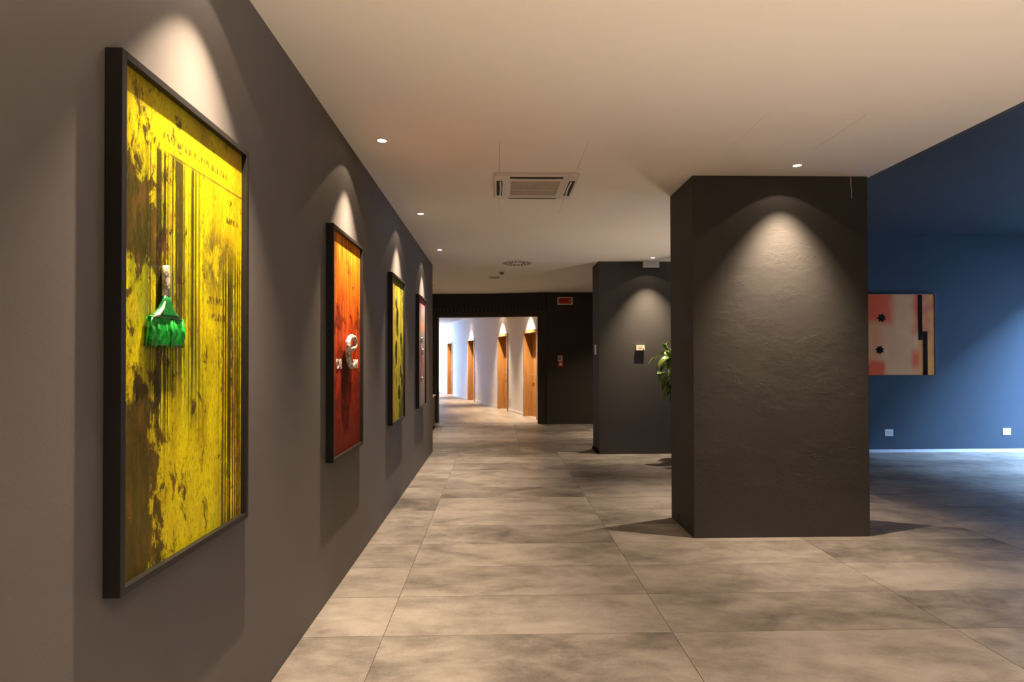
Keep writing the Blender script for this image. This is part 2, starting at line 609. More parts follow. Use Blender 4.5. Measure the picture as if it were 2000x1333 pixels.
door_words = ['oak corridor door closest to the corridor opening', 'second oak corridor door from the opening',
              'third oak corridor door from the opening', 'oak corridor door farthest down the corridor']
for k, (a, b) in enumerate(DOORS):
    d = thing('door_%d' % (k + 1), door_words[k], 'door')
    d.matrix_world = CM
    d['kind'] = 'structure'
    fw = 0.075
    fr = boxes((a, a + fw, -0.24, 0.022, 0, DTOP), (b - fw, b, -0.24, 0.022, 0, DTOP), (a + fw, b - fw, -0.24, 0.022, DTOP - fw, DTOP), bevel=0.003)
    bm_obj('door_frame', fr, M_WOOD, d)
    leaf = bm_obj('door_leaf', boxes((a + fw, b - fw, -0.235, -0.19, 0.005, DTOP - fw - 0.002), bevel=0.002), M_WOOD, d)
    bm = bmesh.new()
    hs = b - fw - 0.08
    cyl(bm, (hs, -0.19, 1.02), (hs, -0.13, 1.02), 0.01, seg=10)
    cyl(bm, (hs, -0.135, 1.02), (hs - 0.12, -0.135, 1.02), 0.009, seg=10)
    cyl(bm, (hs, -0.192, 1.02), (hs, -0.183, 1.02), 0.025, seg=14)
    bm_obj('door_handle', bm, M_STEEL, leaf)

for k, (s, lab) in enumerate(((2.868, 'white wall socket beside the second oak corridor door'),
                             (6.60, 'white wall socket beside the third oak corridor door'),
                             (10.17, 'white wall socket beside the farthest oak corridor door'))):
    so = thing('wall_socket', lab, 'socket', group='corridor wall sockets')
    so.matrix_world = CM @ Matrix.Translation((s, 0, 0.28))
    bm_obj('plate', boxes((-0.06, 0.06, 0, 0.009, -0.05 if k else -0.09, 0.05 if k else 0.09), bevel=0.002), M_PLASTIC, so)
    bm_obj('insert', boxes((-0.04, 0.04, 0.009, 0.012, -0.025, 0.025)), M_GREYPL, so)

# ------------------------------------------------------------------ downlights
def make_downlight(x, y, z, label, r=0.031, tilt=(0, 0), beam=1.0, core=1.0, spill=1.0, size=72, blend=0.30, group='recessed ceiling spots', color=WARM):
    t = thing('downlight', label, 'ceiling light', (x, y, z), 0, group)
    bm = bmesh.new()
    ring(bm, (0, 0), r + 0.006, r, -0.006, 0.001)
    bm_obj('trim_ring', bm, M_PLASTIC, t, True)
    bm = bmesh.new()
    cyl(bm, (0, 0, -0.0015), (0, 0, 0.001), r, seg=28)
    bm_obj('lens', bm, M_LENS, t)
    for nm, watts, sz, bl in (('beam_light', LAMP_W * beam, size, blend), ('core_light', CORE_W * core, 66, 1.0), ('spill_light', SPILL_W * spill, 108, 0.06)):
        ld = bpy.data.lights.new(nm, 'SPOT')
        ld.energy = watts
        ld.color = color
        ld.spot_size = math.radians(sz)
        ld.spot_blend = bl
        ld.shadow_soft_size = 0.012
        lo = bpy.data.objects.new(nm, ld)
        COL.objects.link(lo)
        lo.parent = t
        lo.location = (0, 0, -0.014)
        lo.rotation_euler = (math.radians(tilt[0]), math.radians(tilt[1]), 0)
    return t

WLX = WX + 0.237
for y, lab in ((1.95, 'yellow painting with the green brush'), (3.90, 'orange and red painting'),
               (5.86, 'olive yellow painting'), (7.80, 'mauve and pink painting')):
    make_downlight(WLX, y, H, 'small round recessed ceiling spot shining on the ' + lab)
make_downlight(-1.246, 11.13, H, 'small round recessed ceiling spot just before the corridor opening', beam=0.8, core=0.5)
make_downlight(2.258, 4.345, H, 'small round recessed ceiling spot shining on the front of the pillar', tilt=(8, 0), size=74, beam=0.42, core=0.95, spill=0.6)
make_downlight(2.258, 5.52, H, 'small round recessed ceiling spot behind the pillar', tilt=(-4, 0))
make_downlight(2.238, 8.374, H, 'small round recessed ceiling spot above the leafy plant', tilt=(6, 0), beam=0.55, core=0.75, spill=0.6)
for x, y, lab in ((2.7, 10.9, 'in the passage behind the dark block'), (4.4, 10.9, 'farther along the passage behind the dark block'),
                  (-2.5, 10.6, 'above the side hall beyond the gallery wall')):
    make_downlight(x, y, H, 'added unseen ceiling spot ' + lab, size=120, blend=0.7, beam=1.6, core=0.6)  # hidden spots added to lift the light in passage and side hall
for x, y, lab in ((WLX, 0.0, 'beside the bare end of the gallery wall'), (2.7, 1.5, 'over the open floor'), (0.75, 0.2, 'over the open floor'),
                  (2.25, -0.9, 'over the open floor'), (0.75, -1.4, 'over the open floor')):
    make_downlight(x, y, H, 'added unseen ceiling spot ' + lab, size=110, blend=0.6, beam=3.6 if x > 2.6 else 0.8, core=0.2)  # spots added out of frame to brighten the foreground
for k, ((a, b), lab) in enumerate(zip(DOORS, ('oak corridor door closest to the opening', 'second oak corridor door', 'third oak corridor door', 'farthest oak corridor door'))):
    p = CM @ Vector(((a + b) / 2, 0.30, 0))
    make_downlight(p.x, p.y, H + 0.002, 'small round recessed ceiling spot before the ' + lab, group='corridor ceiling spots', beam=0.8, core=2.0)

# added uplighters, all out of view, that brighten the ceiling
for k, (x, y) in enumerate(((1.3, -0.9), (2.7, -0.7), (2.0, -1.9), (2.75, 7.0))):
    t = thing('added_uplighter', 'added fill uplighter, a black can out of view in the entrance area' if k < 3 else 'added fill uplighter, a black can hidden behind the pillar', 'added lamp', (x, y, 0), 0, 'added fill uplighters')
    bm = bmesh.new()
    wide = 1.0 if k < 3 else 1.8
    cyl(bm, (0, 0, 0), (0, 0, 0.02), 0.11 * wide, seg=28)
    bm_obj('base', bm, M_BLACK, t)
    bm = bmesh.new()
    cyl(bm, (0, 0, 0.02), (0, 0, 0.25), 0.075 * wide, 0.09 * wide, 28, caps=False)
    bm_obj('can', bm, M_BLACK, t)
    bm = bmesh.new()
    cyl(bm, (0, 0, 0.205), (0, 0, 0.21), 0.08 * wide, seg=28)
    bm_obj('lens', bm, M_LENS, t)
    ld = bpy.data.lights.new('fill_uplight', 'SPOT')
    ld.energy = UP_W if k < 3 else UP_W * 0.42
    ld.color = WARM
    ld.spot_size = math.radians(136 if k < 3 else 128)
    ld.spot_blend = 0.35 if k < 3 else 0.8
    ld.shadow_soft_size = 0.06 if k < 3 else 0.16
    lo = bpy.data.objects.new('fill_uplight', ld)
    COL.objects.link(lo)
    lo.parent = t
    lo.location = (0, 0, 0.26)
    lo.rotation_euler = (PI, 0, 0)

# ------------------------------------------------------------------ framed pictures
PW, PH, PZ, PD = 0.765, 1.405, 0.815, 0.045

def picture_root(name, label, loc, rotz=0.0, group=None, w=PW, h=PH, canvas=None, lip=0.02, depth=PD, recess=0.02):
    t = thing(name, label, 'painting', loc, rotz, group)
    bm = boxes((0.001, depth, 0, lip, 0, h), (0.001, depth, w - lip, w, 0, h), (0.001, depth, lip, w - lip, 0, lip), (0.001, depth, lip, w - lip, h - lip, h), bevel=0.0018)
    bm_obj('frame', bm, M_FRAME, t)
    bm_obj('canvas', boxes((0.004, depth - recess, lip, w - lip, lip, h - lip)), canvas, t)
    return t

def uv(m, w, h):
    sep = m.n('ShaderNodeSeparateXYZ')
    m.link(m.coord(), sep.inputs[0])
    u = m.math('DIVIDE', sep.outputs['Y'], w)
    v = m.math('DIVIDE', sep.outputs['Z'], h)
    cb = m.n('ShaderNodeCombineXYZ')
    m.link(u, cb.inputs[0]); m.link(v, cb.inputs[1])
    return u, v, cb.outputs[0]

def canvas_yellow():
    m = NT('yellow_streaked_painting')
    u, v, q = uv(m, PW, PH)
    base = m.ramp(m.noise(m.mapping(q, (5, 3, 1)), 1.6, 6, 0.6, 0.5), [(0.30, (0.32, 0.23, 0.003)), (0.44, (0.56, 0.45, 0.003)), (0.58, (0.72, 0.63, 0.004)), (0.74, (0.42, 0.46, 0.006))])
    # orange towards the right edge
    o = m.math('MULTIPLY', m.smooth(u, 0.62, 0.95), m.smooth(m.noise(m.mapping(q, (6, 2, 1)), 1.3, 4), 0.40, 0.60))
    c = m.mix(m.math('MULTIPLY', o, 0.7), base, (0.58, 0.28, 0.006))
    # green veil in the left middle
    g = m.math('MULTIPLY', m.smooth(m.noise(m.mapping(q, (5, 2.2, 1), (3.1, 1.7, 0)), 1.5, 5), 0.42, 0.60),
               m.math('MULTIPLY', m.smooth(u, 0.80, 0.35), m.math('MULTIPLY', m.smooth(v, 0.22, 0.42), m.smooth(v, 0.88, 0.70))))
    c = m.mix(m.math('MULTIPLY', g, 0.75), c, (0.17, 0.27, 0.008))
    # vertical dark lines of two widths, broken up
    brk = m.noise(m.mapping(q, (40, 22, 1)), 1.0, 5, 0.7)
    run = m.noise(m.mapping(q, (14, 2.2, 1), (1, 5, 0)), 1.0, 3, 0.6)
    s1 = m.noise(m.mapping(q, (44, 0.30, 1), (0.4, 0, 0)), 1.0, 1, 0.5)
    s2 = m.noise(m.mapping(q, (120, 0.8, 1), (9, 0, 0)), 1.0, 2, 0.5)
    wob = m.math('MULTIPLY', m.math('SUBTRACT', brk, 0.5), 0.22)
    zone = m.math('ADD', m.math('MULTIPLY', m.smooth(u, 0.12, 0.24), m.smooth(u, 0.66, 0.50)), m.math('MULTIPLY', m.smooth(u, 0.66, 0.80), m.smooth(v, 0.80, 0.62)), clamp=True)
    zone = m.math('MULTIPLY', zone, m.math('MULTIPLY', m.math('MAXIMUM', m.smooth(m.math('ADD', v, m.math('MULTIPLY', run, 0.5)), 0.46, 0.66), m.smooth(u, 0.66, 0.78)), m.smooth(v, 0.875, 0.86)))
    ln = m.smooth(m.math('ADD', s1, wob), 0.47, 0.51)
    ln2 = m.math('MULTIPLY', m.smooth(m.math('ADD', s2, wob), 0.49, 0.56), m.smooth(run, 0.40, 0.52))
    dk = m.math('MAXIMUM', ln, m.math('MULTIPLY', ln2, 0.8))
    c = m.mix(m.math('MULTIPLY', m.math('MULTIPLY', dk, zone), 0.95), c, (0.022, 0.020, 0.005))
    # brown and black scrapes on the left, strongest low and high
    bn = m.noise(m.mapping(q, (11, 10, 1), (8, 2, 0)), 1.2, 8, 0.72, 0.5)
    lowl = m.math('MULTIPLY', m.smooth(u, 0.36, 0.12), m.smooth(v, 0.50, 0.22))
    upl = m.math('MULTIPLY', m.smooth(u, 0.45, 0.0), m.math('MULTIPLY', m.smooth(v, 0.55, 0.68), m.smooth(v, 0.90, 0.76)))
    mid = m.smooth(u, 0.6, 0.1, 0.0, 0.22)
    bm_ = m.smooth(m.math('ADD', bn, m.math('MULTIPLY', m.math('ADD', lowl, m.math('ADD', m.math('MULTIPLY', upl, 0.9), mid)), 0.24)), 0.57, 0.65)
    c = m.mix(m.math('MULTIPLY', bm_, 0.92), c, m.ramp(m.noise(m.mapping(q, (24, 10, 1)), 1.0, 5), [(0.38, (0.008, 0.006, 0.004)), (0.52, (0.028, 0.013, 0.006)), (0.68, (0.12, 0.045, 0.012))]))
    # small dark smudge right of the middle
    sm_ = m.math('MULTIPLY', m.smooth(m.math('ABSOLUTE', m.math('SUBTRACT', u, 0.70)), 0.14, 0.03), m.smooth(m.math('ABSOLUTE', m.math('SUBTRACT', v, 0.67)), 0.11, 0.03))
    c = m.mix(m.math('MULTIPLY', m.math('MULTIPLY', sm_, m.smooth(bn, 0.42, 0.55)), 0.85), c, (0.06, 0.05, 0.015))
    # rows of small printed marks
    for uu, vv, uw in ((0.72, 0.575, 0.10), (0.74, 0.535, 0.08), (0.86, 0.79, 0.08), (0.55, 0.90, 0.30)):
        mk = m.math('MULTIPLY', m.smooth(m.math('ABSOLUTE', m.math('SUBTRACT', u, uu)), uw, uw * 0.8),
                    m.math('MULTIPLY', m.smooth(m.math('ABSOLUTE', m.math('SUBTRACT', v, vv)), 0.011, 0.006), m.smooth(m.noise(m.mapping(q, (70, 30, 1)), 1.0, 1), 0.46, 0.54)))
        c = m.mix(m.math('MULTIPLY', mk, 0.85), c, (0.05, 0.035, 0.008))
    seam = m.math('MULTIPLY', m.smooth(m.math('ABSOLUTE', m.math('SUBTRACT', v, 0.868)), 0.004, 0.001), m.smooth(u, 0.28, 0.36))
    c = m.mix(m.math('MULTIPLY', seam, 0.8), c, (0.06, 0.05, 0.01))
    fine = m.noise(m.mapping(q, (130, 55, 1)), 1.0, 6, 0.75)
    c = m.mix(m.smooth(fine, 0.48, 0.64, 0.0, 0.7), c, (0.10, 0.075, 0.006))
    c = m.mix(m.smooth(v, 0.90, 0.98, 0.0, 0.5), c, (0.22, 0.13, 0.015))
    m.bump(fine, 0.2, 0.003)
    return m.done(c, 0.42, 0, 0.16)

def canvas_orange():
    m = NT('orange_red_painting')
    u, v, q = uv(m, PW, PH)
    n1 = m.noise(m.mapping(q, (9, 2.2, 1)), 1.2, 6, 0.65, 0.5)
    t = m.math('ADD', m.math('MULTIPLY', v, 0.72), m.math('MULTIPLY', n1, 0.52))
    c = m.ramp(t, [(0.22, (0.10, 0.012, 0.004)), (0.42, (0.35, 0.022, 0.004)), (0.62, (0.62, 0.06, 0.004)), (0.80, (0.85, 0.19, 0.004)), (0.98, (0.95, 0.34, 0.012))])
    n2 = m.noise(m.mapping(q, (5, 9, 1), (2, 7, 0)), 1.0, 6, 0.7, 0.6)
    c = m.mix(m.smooth(m.math('ADD', n2, m.math('MULTIPLY', m.math('SUBTRACT', 0.5, v), 0.30)), 0.48, 0.58, 0.0, 0.88), c, (0.085, 0.008, 0.003))
    s = m.noise(m.mapping(q, (40, 2.6, 1)), 1.0, 6, 0.7)
    c = m.mix(m.smooth(m.math('ADD', s, m.math('MULTIPLY', m.math('SUBTRACT', n1, 0.5), 0.5)), 0.44, 0.56, 0.0, 0.7), c, (0.16, 0.014, 0.003))
    dk = m.math('MULTIPLY', m.smooth(m.math('ABSOLUTE', m.math('SUBTRACT', u, 0.42)), 0.2, 0.06), m.math('MULTIPLY', m.smooth(v, 0.24, 0.33), m.smooth(v, 0.46, 0.40)))
    c = m.mix(m.math('MULTIPLY', dk, 0.8), c, (0.02, 0.006, 0.004))
    fine = m.noise(m.mapping(q, (90, 50, 1)), 1.0, 4, 0.7)
    c = m.mix(m.smooth(fine, 0.50, 0.68, 0.0, 0.5), c, (0.16, 0.02, 0.004))
    m.bump(s, 0.2, 0.003)
    return m.done(c, 0.6, 0, 0.12)

def canvas_olive():
    m = NT('olive_yellow_painting')
    u, v, q = uv(m, PW, PH)
    n1 = m.noise(m.mapping(q, (10, 1.6, 1)), 1.0, 6, 0.6, 0.3)
    c = m.ramp(n1, [(0.32, (0.06, 0.062, 0.008)), (0.43, (0.22, 0.19, 0.014)), (0.55, (0.42, 0.35, 0.03)), (0.68, (0.24, 0.26, 0.02))])
    n2 = m.noise(m.mapping(q, (5, 5, 1), (5, 3, 0)), 1.0, 6, 0.7)
    c = m.mix(m.smooth(n2, 0.48, 0.60, 0.0, 0.8), c, (0.055, 0.055, 0.014))
    o = m.smooth(u, 0.35, 0.0, 0.0, 0.55)
    c = m.mix(o, c, (0.45, 0.29, 0.03))
    d = m.math('MULTIPLY', m.smooth(u, 0.55, 0.95), m.smooth(v, 0.45, 0.05))
    c = m.mix(m.math('MULTIPLY', d, 0.85), c, (0.03, 0.035, 0.012))
    d2 = m.smooth(v, 0.93, 0.97, 0.0, 0.7)
    c = m.mix(d2, c, (0.07, 0.08, 0.03))
    return m.done(c, 0.6, 0, 0.12)

def canvas_mauve():
    m = NT('mauve_pink_painting')
    u, v, q = uv(m, PW, PH)
    n1 = m.noise(m.mapping(q, (6, 3, 1)), 1.2, 5, 0.6, 0.3)
    c = m.ramp(n1, [(0.3, (0.16, 0.13, 0.125)), (0.55, (0.27, 0.225, 0.22)), (0.75, (0.20, 0.15, 0.145))])
    c = m.mix(m.smooth(v, 0.86, 0.95, 0.0, 0.75), c, (0.42, 0.09, 0.14))
    r = m.math('MULTIPLY', m.smooth(m.noise(m.mapping(q, (5, 4, 1), (4, 4, 0)), 1.3, 4), 0.40, 0.56), m.math('MULTIPLY', m.smooth(v, 0.18, 0.28), m.smooth(v, 0.62, 0.45)))
    c = m.mix(m.math('MULTIPLY', r, 0.7), c, (0.34, 0.075, 0.055))
    r2 = m.math('MULTIPLY', m.smooth(v, 0.66, 0.70), m.smooth(v, 0.80, 0.75))
    c = m.mix(m.math('MULTIPLY', r2, 0.5), c, (0.50, 0.20, 0.10))
    return m.done(c, 0.6, 0, 0.12)

BW, BH = 1.25, 1.25
def canvas_coral():
    m = NT('coral_cream_painting')
    u, v, q = uv(m, BW, BH)
    n = m.noise(m.mapping(q, (3.2, 2.4, 1)), 1.1, 3, 0.5, 0.4)
    cream = m.ramp(m.noise(m.mapping(q, (2, 2, 1)), 1.5, 3), [(0.3, (0.82, 0.38, 0.17)), (0.7, (0.90, 0.45, 0.22))])
    uj = m.math('ADD', u, m.math('MULTIPLY', m.math('SUBTRACT', n, 0.5), 0.16))
    vj = m.math('ADD', v, m.math('MULTIPLY', m.math('SUBTRACT', n, 0.5), 0.22))
    left = m.math('ADD', m.math('MULTIPLY', m.smooth(uj, 0.54, 0.42), m.smooth(vj, 0.56, 0.70)), m.math('MULTIPLY', m.smooth(uj, 0.42, 0.34), m.smooth(vj, 0.24, 0.12)), clamp=True)
    blob = m.math('MULTIPLY', m.smooth(m.math('ABSOLUTE', m.math('SUBTRACT', uj, 0.76)), 0.10, 0.03), m.smooth(m.math('ABSOLUTE', m.math('SUBTRACT', vj, 0.20)), 0.16, 0.04))
    right = m.math('ADD', m.math('MULTIPLY', m.smooth(uj, 0.69, 0.79), m.smooth(vj, 0.42, 0.60)), blob, clamp=True)
    c = m.mix(m.smooth(u, 0.40, 0.28, 0.0, 0.75), cream, (0.85, 0.30, 0.11))
    c = m.mix(m.math('MULTIPLY', left, 0.85), c, (0.85, 0.085, 0.03))
    c = m.mix(m.math('MULTIPLY', right, 0.8), c, (0.85, 0.085, 0.03))
    og = m.math('MULTIPLY', m.smooth(u, 0.775, 0.81), m.smooth(v, 0.50, 0.42))
    c = m.mix(m.math('MULTIPLY', og, 0.75), c, (0.85, 0.32, 0.05))
    rs = m.smooth(u, 0.825, 0.84)
    c = m.mix(rs, c, m.ramp(m.noise(m.mapping(q, (4, 3, 1), (7, 1, 0)), 1.2, 3), [(0.38, (0.75, 0.20, 0.11)), (0.55, (0.88, 0.36, 0.09))]))
    return m.done(c, 0.8, 0, 0.1)

G_ART = 'framed pictures on the gallery wall'
art_y = picture_root('painting', 'yellow streaked painting with a green paintbrush in a black frame', (WX, 1.515, PZ), 0, G_ART, canvas=canvas_yellow())
art_o = picture_root('painting', 'orange and red painting with white lettering in a black frame', (WX, 3.445, PZ), 0, G_ART, canvas=canvas_orange())
art_g = picture_root('painting', 'olive yellow painting with dark spindle shapes in a black frame', (WX, 5.37, PZ), 0, G_ART, w=0.75, canvas=canvas_olive())
art_m = picture_root('painting', 'mauve and pink painting with two small shiny ornaments in a black frame', (WX, 7.20, PZ), 0, G_ART, w=0.72, canvas=canvas_mauve())
art_c = picture_root('painting', 'square coral and cream painting with two dark leaves on the slate wall', (5.36, YB, 1.15), -PI / 2, None, BW, BH, canvas_coral(), 0.016, 0.03, 0.008)

# --- paintbrush stuck on the yellow painting (local: x out, y along, z up)
M_GREEN = plain('glossy_green_paint', (0.012, 0.16, 0.03), 0.25, var=0.4, scale=25)
M_GREENB = plain('bright_green_bristle_paint', (0.012, 0.30, 0.03), 0.25, var=0.6, scale=60)
M_CAMO = NT('paint_stained_handle')
f = M_CAMO.noise(M_CAMO.coord(), 40.0, 2.0)
M_CAMO = M_CAMO.done(M_CAMO.ramp(f, [(0.44, (0.55, 0.46, 0.33)), (0.50, (0.10, 0.12, 0.05)), (0.58, (0.60, 0.52, 0.40))]), 0.4)
br = bpy.data.objects.new('paintbrush', None)
COL.objects.link(br)
br.parent = art_y
br['label'] = 'green paint-covered paintbrush'
br.location = (0.025, 1.730 - 1.515, 0)
br.scale = (1, 1.06, 1.0)
def zl(z):
    return z - PZ
bm = bmesh.new()
prof = [(1.695, 0.006), (1.688, 0.013), (1.665, 0.016), (1.63, 0.013), (1.605, 0.015)]
rows = []
for z, w in prof:
    rows.append([bm.verts.new((0.012 + 0.009 * math.cos(a), w * math.sin(a), zl(z))) for a in [2 * PI * k / 12 for k in range(12)]])
for A, B in zip(rows, rows[1:]):
    for k in range(12):
        bm.faces.new((A[k], A[(k + 1) % 12], B[(k + 1) % 12], B[k]))
bm.faces.new(rows[0]); bm.faces.new(rows[-1][::-1])
bm_obj('handle_grip', bm, M_CAMO, br, True)
bm = bmesh.new()
prof = [(1.606, 0.014, 0.008), (1.59, 0.018, 0.009), (1.57, 0.030, 0.010), (1.552, 0.055, 0.011), (1.54, 0.082, 0.011)]
rows = []
for z, w, d in prof:
    rows.append([bm.verts.new((0.012 + d * math.copysign(abs(math.cos(a)) ** 0.6, math.cos(a)), w * math.copysign(abs(math.sin(a)) ** 0.7, math.sin(a)), zl(z))) for a in [2 * PI * k / 20 for k in range(20)]])
for A, B in zip(rows, rows[1:]):
    for k in range(20):
        bm.faces.new((A[k], A[(k + 1) % 20], B[(k + 1) % 20], B[k]))
bm.faces.new(rows[0]); bm.faces.new(rows[-1][::-1])
bm_obj('flared_neck', bm, M_GREEN, br, True)
bm = bmesh.new()
rng = random.Random(3)
for k in range(46):
    y = -0.078 + 0.156 * k / 45
    x = 0.004 + 0.014 * rng.random()
    zt = 1.541 + rng.uniform(-0.004, 0.002)
    zb = 1.460 + rng.uniform(-0.004, 0.004)
    tube(bm, [(x, y * 0.98, zl(zt)), (x + rng.uniform(-.002, .006), y + rng.uniform(-.004, .004), zl((zt + zb) / 2)), (x + rng.uniform(-.003, .003), y + rng.uniform(-.004, .004), zl(zb))],
         [0.0045, 0.0055, 0.003], 6)
box(bm, 0.004, 0.020, -0.077, 0.077, zl(1.462), zl(1.545), 0.006)
o = bm_obj('bristles', bm, M_GREENB, br, True)
o['kind'] = 'stuff'
bm = bmesh.new()
tube(bm, [(0.024, -0.082, zl(1.538)), (0.025, -0.055, zl(1.548)), (0.023, -0.032, zl(1.568)), (0.021, -0.02, zl(1.588))], [0.002, 0.005, 0.004, 0.002], 8)
bm_obj('pale_rim', bm, plain('pale_wood', (0.55, 0.48, 0.36), 0.4), br, True)

# --- lettering on the orange painting
M_LET = plain('chalky_white_letter', (0.72, 0.62, 0.55), 0.5)
M_FOIL = NT('crumpled_silver_foil')
co_ = M_FOIL.coord()
M_FOIL.bump(M_FOIL.noise(co_, 60.0, 4.0), 0.9, 0.01)
M_FOIL = M_FOIL.done(M_FOIL.ramp(M_FOIL.noise(co_, 45, 4), [(0.38, (0.16, 0.13, 0.11)), (0.55, (0.62, 0.58, 0.52)), (0.7, (0.8, 0.77, 0.72))]), 0.42, 0.15)
LT = Matrix(((0, 0, 1, 0), (1, 0, 0, 0), (0, 1, 0, 0), (0, 0, 0, 1)))
for ch, y, z in (('D', 3.575, 1.363), ('R', 3.648, 1.363), ('A', 3.985, 1.360), ('M', 4.052, 1.360)):
    o = new_obj('letter', text_mesh(ch, 0.088, 0.003, M_LET), None, art_o)
    o.matrix_local = Matrix.Translation((0.026, y - 3.445, z - PZ)) @ LT @ Matrix.Diagonal((0.95, 1, 1, 1))
bm = bmesh.new()
pts = []
cy_, cz_ = 3.812 - 3.445, 1.505 - PZ
path = [(-0.035, -0.020), (0.0, 0.004), (0.055, -0.016), (0.105, 0.010), (0.115, 0.042), (0.085, 0.060), (0.035, 0.062), (-0.03, 0.052), (-0.075, 0.02), (-0.09, -0.025),
        (-0.075, -0.07), (-0.045, -0.11), (0.0, -0.132), (0.05, -0.128), (0.085, -0.105), (0.10, -0.088)]
path = [(-0.03, -0.018), (0.02, -0.018), (0.075, -0.008), (0.112, 0.012), (0.105, 0.042), (0.07, 0.058), (0.02, 0.062), (-0.035, 0.052), (-0.07, 0.028), (-0.078, -0.005),
        (-0.068, -0.045), (-0.055, -0.085), (-0.03, -0.118), (0.01, -0.132), (0.05, -0.122), (0.072, -0.102)]
tube(bm, [(0.055, cy_ + a, cz_ + b) for a, b in path], [0.012] + [0.0175] * (len(path) - 2) + [0.009], 12)
o = bm_obj('large_letter', bm, M_FOIL, art_o, True)
o['label'] = 'large crumpled silver letter e'

# --- dark spindle figures on the olive painting, ornaments on the mauve one
M_INK = plain('black_green_ink', (0.010, 0.011, 0.006), 0.8, spec=0.1)
for (y, zt, zb, w) in ((5.52, 2.01, 1.91, 0.075), (5.60, 1.93, 1.74, 0.10), (5.60, 1.78, 1.64, 0.035), (5.80, 1.69, 1.57, 0.08), (5.53, 1.61, 1.36, 0.11), (5.78, 1.37, 1.24, 0.06), (5.85, 1.28, 1.14, 0.09), (5.69, 1.17, 1.02, 0.10)):
    bm = bmesh.new()
    n = 12
    pts = []
    for k in range(n):
        a = 2 * PI * k / n
        ww = w / 2 * (0.8 + 0.4 * random.random())
        pts.append((y * 1.027 - 5.37 + ww * math.sin(a), (zt + zb) / 2 - PZ + (zt - zb) / 2 * math.cos(a)))
    prism_yz(bm, pts, 0.0245, 0.0262)
    bm_obj('spindle_shape', bm, M_INK, art_g)
for y, z, s in ((7.49, 1.665, 1.0), (7.57, 1.52, 1.1), (7.49, 1.165, 0.9)):
    bm = bmesh.new()
    prof = [(0.035, 0.004), (0.028, 0.016), (0.010, 0.020), (-0.006, 0.010), (-0.03, 0.024), (-0.042, 0.006)]
    tube(bm, [(0.04, y - 7.20, z - PZ + a * s) for a, b in prof], [b * s for a, b in prof], 12)
    bm_obj('shiny_ornament', bm, M_STEEL, art_m, True)

# --- bars and leaves on the coral painting
M_BAR = plain('dark_brown_bar', (0.016, 0.007, 0.005), 0.9, spec=0.1)
lx = lambda px: (px - 1698) / 125.0 * (BW - 0.27) + 0.27
lz = lambda py: (735 - py) / 161.0 * BH
for x0, x1, y0, y1, dd in ((1790, 1797.5, 665, 577, 0.006), (1799, 1807, 734, 648, 0.008)):
    bm_obj('dark_bar', boxes((0.0215, 0.0215 + dd, lx(x0), lx(x1), max(lz(y0), 0.018), min(lz(y1), BH - 0.018))), M_BAR, art_c)
for px, py, rot in ((1718, 622, 0.2), (1714, 684, -0.5)):
    bm = bmesh.new()
    pts = []
    for k in range(14):
        a = 2 * PI * k / 14 + rot
        r = 0.072 if k % 2 == 0 else 0.045
        pts.append((lx(px) + r * math.sin(a), lz(py) + r * math.cos(a)))
    prism_yz(bm, pts, 0.0215, 0.025)
    bm_obj('dark_leaf', bm, M_BAR, art_c)

# ------------------------------------------------------------------ ceiling cassette air conditioner
ac = thing('air_conditioner', 'square white ceiling cassette air conditioner with four slots', 'air conditioner', (0.311, 4.895, H))
A_ = 0.338
bm = bmesh.new()
z1, z0 = 0.0, -0.028
ins, sl, sw = 0.245, 0.235, 0.055     # inner grille half size, slot half length, slot width
def rrect(h, r, n=6):
    pts = []
    for cx, cy, a0 in ((h - r, h - r, 0), (-(h - r), h - r, PI / 2), (-(h - r), -(h - r), PI), (h - r, -(h - r), 3 * PI / 2)):
        for k in range(n + 1):
            a = a0 + PI / 2 * k / n
            pts.append((cx + r * math.cos(a), cy + r * math.sin(a)))
    return pts
outer = rrect(A_, 0.035)
bottom = rrect(A_ - 0.008, 0.03)
inner = rrect(ins, 0.012)
loops = []
for pts, z in ((outer, z1), (outer, z0 + 0.008), (bottom, z0), (inner, z0), (inner, z0 + 0.02)):
    loops.append([bm.verts.new((x, y, z)) for x, y in pts])
for P, Q in zip(loops, loops[1:]):
    n = len(P)
    for k in range(n):
        bm.faces.new((P[k], P[(k + 1) % n], Q[(k + 1) % n], Q[k]))
bm_obj('panel', bm, M_PLASTIC, ac, False)
M_SLOT = plain('dark_slot', (0.02, 0.014, 0.008), 0.8)
for k in range(4):
    R = Matrix.Rotation(k * PI / 2, 4, 'Z')
    o = bm_obj('air_slot', boxes((-0.21, 0.21, -0.316, -0.268, z0 - 0.001, z0 + 0.004)), M_SLOT, ac)
    o.matrix_local = R
    bm = bmesh.new()
    n = 10
    v0 = []
    for i in range(n + 1):
        x = -0.205 + 0.41 * i / n
        cv = 0.010 * math.cos((x / 0.205) * PI / 2)
        v0.append((bm.verts.new((x, -0.296 + cv * 0.6 + (0.022 if k % 2 == 0 else 0), z0 - 0.0015)), bm.verts.new((x, -0.290 + cv * 0.6 + (0.022 if k % 2 == 0 else 0), z0 - 0.008)), bm.verts.new((x, -0.280 + cv * 0.6 + (0.022 if k % 2 == 0 else 0), z0 - 0.0015))))
    for P, Q in zip(v0, v0[1:]):
        for a, b in ((0, 1), (1, 2)):
            bm.faces.new((P[a], P[b], Q[b], Q[a]))
    o = bm_obj('air_flap', bm, M_PLASTIC, ac)
    o.matrix_local = R
gr = bm_obj('return_grille', boxes((-ins + 0.001, ins - 0.001, -ins + 0.001, ins - 0.001, z0 + 0.015, z0 + 0.019)), plain('grey_filter', (0.42, 0.38, 0.35), 0.8), ac)
